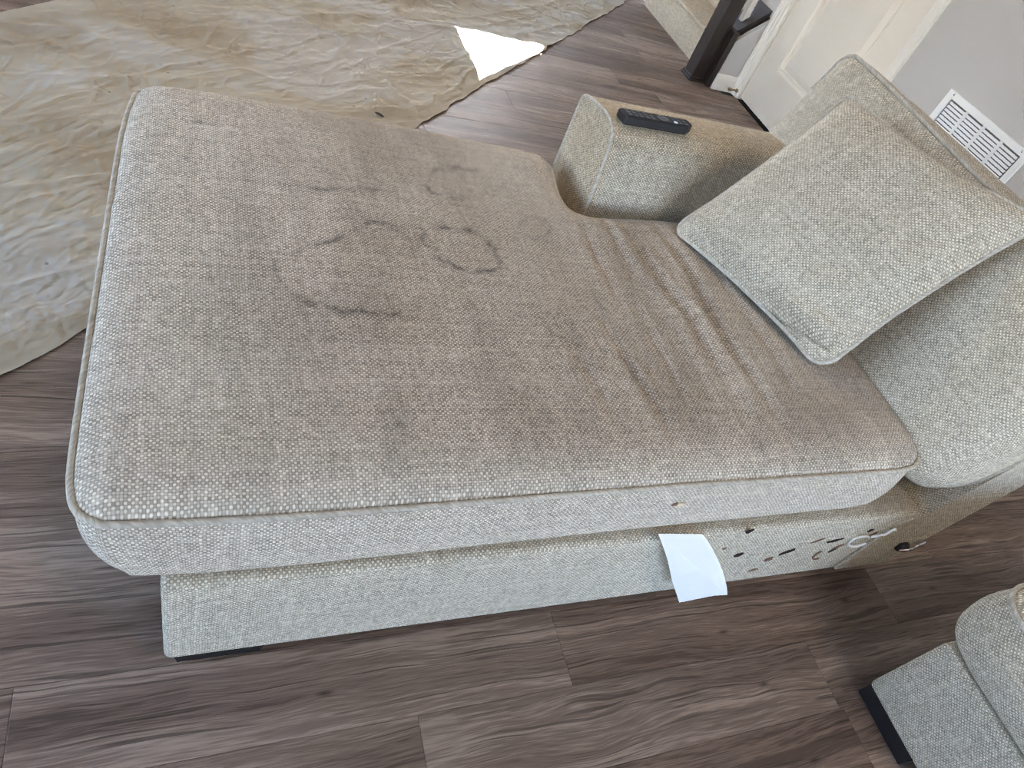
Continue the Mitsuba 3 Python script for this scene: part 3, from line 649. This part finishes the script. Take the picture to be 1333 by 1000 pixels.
# ------------------------------------------------------------------ throw pillow
TP = thing('throw_pillow', 'square taupe throw pillow with welted edge leaning on the sofa back', 'pillow')
A, B, C_, D = map(np.array, ((1.034, 1.165, .506), (1.192, .721, .516), (1.338, 1.228, .868), (1.47, .758, .898)))
def pq(s, t): return A * ((1 - s) * (1 - t))[..., None] + B * (s * (1 - t))[..., None] + C_ * ((1 - s) * t)[..., None] + D * (s * t)[..., None]
pn = np.cross(B - A, C_ - A); pn /= np.linalg.norm(pn); pn *= -np.sign(pn[0])     # faces the room
side = [(.006, .06), (.02, .025), (.055, .006), (.12, .012), (.3, .022), (.5, .024), (.75, .018), (.89, .006), (.93, .002), (.972, .018), (.996, .06), (.994, .12), (.978, .3), (.975, .5), (.980, .75), (.994, .93), (1.0, .97), (.99, .99), (.97, 1.0), (.85, .992), (.65, .968), (.5, .965), (.3, .972), (.1, .99), (.03, 1), (.01, .985), (0, .97), (.01, .85), (.022, .65), (.024, .5), (.018, .25), (.006, .1)]
ost = smooth_path(side, 420, True)
Pst, fst, dst = sheet(ost, .0125)
P3 = pq(Pst[:, 0], Pst[:, 1])
ip = np.clip(dst / .5, 0, 1)
cs, ct = np.clip(Pst[:, 0], 0, 1), np.clip(Pst[:, 1], 0, 1)
prof_ = (np.clip(1 - np.abs(2 * cs - 1)**2.6, 0, 1) * np.clip(1 - np.abs(2 * ct - 1)**2.6, 0, 1))**.55 * fillet(dst, .10)
wr = meshkit.fbm(np.c_[Pst * 6, Pst[:, 0] * 0], 3, 61) - .5
lump = .014 * wr * np.clip(dst / .08, 0, 1)
def crease(p, a, b, w):
    a, b = np.array(a), np.array(b); e = b - a; L2 = e @ e; tt = ((p - a) @ e) / L2; dd = (p - a)[:, 0] * e[1] / math.sqrt(L2) - (p - a)[:, 1] * e[0] / math.sqrt(L2)
    return np.exp(-(dd / w)**2) * np.clip(np.minimum(tt, 1 - tt) * 6 + .2, 0, 1) * ((tt > -.03) & (tt < 1.03))
cr = -.024 * crease(Pst, (.62, .02), (.97, .085), .014) + .014 * crease(Pst, (.64, .075), (.96, .135), .032) - .008 * crease(Pst, (.32, .93), (.26, .80), .02) - .006 * crease(Pst, (.62, .97), (.70, .85), .03)
zf, zb_ = .088 * prof_ + lump + cr, -.050 * prof_
sag = .028 * np.sin(np.pi * Pst[:, 1])         # slumped against the cushion
front = P3 + pn * (zf)[:, None]; rear = P3 + pn * (zb_)[:, None]
nf = vnormals(front, fst)
if (nf @ pn).mean() < 0: ff, fr = fst[:, ::-1], fst
else: ff, fr = fst, fst[:, ::-1]
V = np.vstack([front, rear]); F = np.vstack([ff, fr + len(front)])
N = np.vstack([vnormals(front, ff), vnormals(rear, fr)])
uvp = Pst * .47; cu = np.c_[.8 * uvp[:, 0] - .6 * uvp[:, 1], .6 * uvp[:, 0] + .8 * uvp[:, 1]] * 0 + uvp
put('cover', raw(V, F, N, np.vstack([cu, cu + 3]), 'fabric'), TP)
put('welt', tube(P3[:len(ost)] + 0 * pn, .0050, 8, True, 'welt_fabric'), TP)

# ------------------------------------------------------------------ remote control on the arm
RM = thing('remote_control', 'black remote control lying on the sofa arm', 'remote')
Lr, Wr, Tr = .192, .046, .020
out = np.array([(-Lr / 2 + .004, -Wr / 2), (Lr / 2 - .022, -Wr / 2), (Lr / 2, -Wr / 2 + .018), (Lr / 2, Wr / 2 - .006), (Lr / 2 - .006, Wr / 2), (-Lr / 2 + .004, Wr / 2), (-Lr / 2, Wr / 2 - .004), (-Lr / 2, -Wr / 2 + .004)])
ins = Polygon(out).buffer(-.003, join_style=2).exterior.coords[:-1]
low = Polygon(out).buffer(-.002, join_style=2).exterior.coords[:-1]
hull = trimesh.convex.convex_hull(np.vstack([np.c_[np.array(low), np.full(len(low), 0)], np.c_[out, np.full(8, .003)], np.c_[out, np.full(8, Tr - .003)], np.c_[np.array(ins), np.full(len(ins), Tr)]]))
Mr = trimesh.transformations.translation_matrix((.967, 1.323, .6670)) @ trimesh.transformations.rotation_matrix(.03, (0, 0, 1)) @ trimesh.transformations.rotation_matrix(-.10, (1, 0, 0))
put('body', mk(hull, 'black_plastic', False, Mr), RM)
fp = trimesh.creation.extrude_polygon(Polygon(ins).buffer(-.0015), .0008, engine='earcut'); fp.apply_translation((0, 0, Tr - .0002))
put('face_plate', mk(fp, 'black_gloss', False, Mr), RM)
for ix in range(11):
    for iy in range(3):
        bx_, by_ = -.082 + ix * .0155, (iy - 1) * .0125
        if abs(bx_ - .012) < .019: continue
        m = rbox(bx_ - .0045, bx_ + .0045, by_ - .0036, by_ + .0036, Tr, Tr + .0022, .001)
        put('button', mk(m, 'button_white' if (ix, iy) in ((5, 0), (8, 0)) else 'button_grey', 40, Mr), RM)
put('navigation_ring', mk(trimesh.creation.annulus(.008, .0145, .002, transform=trimesh.transformations.translation_matrix((.012, 0, Tr + .0012))), 'button_grey', 40, Mr), RM)
put('button', mk(trimesh.creation.cylinder(.0058, .002, transform=trimesh.transformations.translation_matrix((.012, 0, Tr + .0012))), 'button_grey', 40, Mr), RM)

# ------------------------------------------------------------------ paper tag hanging from the base
PT = thing('paper_sheet', 'small creased white paper sheet tucked under the seat cushion and hanging down', 'paper')
pa, pb, pc, pd = map(np.array, ((.770, .476, .337), (.878, .474, .322), (.925, .418, .118), (.995, .418, .176)))
n1, n2 = 25, 37
s_, t_ = np.meshgrid(np.linspace(0, 1, n1), np.linspace(0, 1, n2), indexing='ij')
e = (s_)[..., None]; g = (t_)[..., None]
L_ = pa * (1 - g) + pc * g
Rr = pb * (1 - g) + pd * g + np.array([.016, -.004, .0]) * np.sin(np.pi * np.clip(g, 0, 1))**.8
PP = L_ * (1 - e) + Rr * e
pnrm = np.cross(pb - pa, pc - pa); pnrm /= np.linalg.norm(pnrm)
if pnrm[1] > 0: pnrm = -pnrm
fold = 2.2 * (-.010 * np.abs((s_ - .1) - (t_ * .9)) + .009 * np.abs(t_ - .55 + .25 * (s_ - .5)) + .004 * np.abs(s_ - .75))
PP = PP + (pnrm * (fold * np.clip(t_ * 3, 0, 1))[..., None])
V = PP.reshape(-1, 3); i, j = np.meshgrid(np.arange(n1 - 1), np.arange(n2 - 1), indexing='ij')
q = np.stack([i * n2 + j, (i + 1) * n2 + j, (i + 1) * n2 + j + 1, i * n2 + j + 1], -1).reshape(-1, 4)
F = np.vstack([q[:, [0, 1, 2]], q[:, [0, 2, 3]]])
scene[PT] = raw(V, F, vnormals(V, F), np.stack([s_, t_], -1).reshape(-1, 2), 'paper')

# ------------------------------------------------------------------ second upholstered piece, near corner
OT = thing('ottoman', 'taupe fabric ottoman with black foot at the lower right beside the chaise', 'ottoman')
put('base', mk(rbox(1.372, 2.10, -.72, .214, .048, .278, .012), 'fabric', 50), OT)
for (x, y) in ((1.384, .055), (1.95, .055), (1.384, -.71), (1.95, -.71)):
    put('foot', mk(cbox(x, x + .13, y, y + .155, 0, .05, .002), 'black_foot', False), OT)
oo = smooth_path([(1.370, .10), (1.374, .175), (1.390, .220), (1.425, .241), (1.50, .246), (1.75, .240), (2.02, .226), (2.075, .21), (2.095, .16), (2.10, -.25), (2.095, -.66), (2.07, -.71), (2.02, -.722), (1.75, -.724), (1.45, -.722), (1.40, -.70), (1.382, -.66), (1.376, -.25)], 400, True)
def oto_crown(P, d): return .030 * fillet(d, .09) + .012 * np.clip(d / .3, 0, 1)
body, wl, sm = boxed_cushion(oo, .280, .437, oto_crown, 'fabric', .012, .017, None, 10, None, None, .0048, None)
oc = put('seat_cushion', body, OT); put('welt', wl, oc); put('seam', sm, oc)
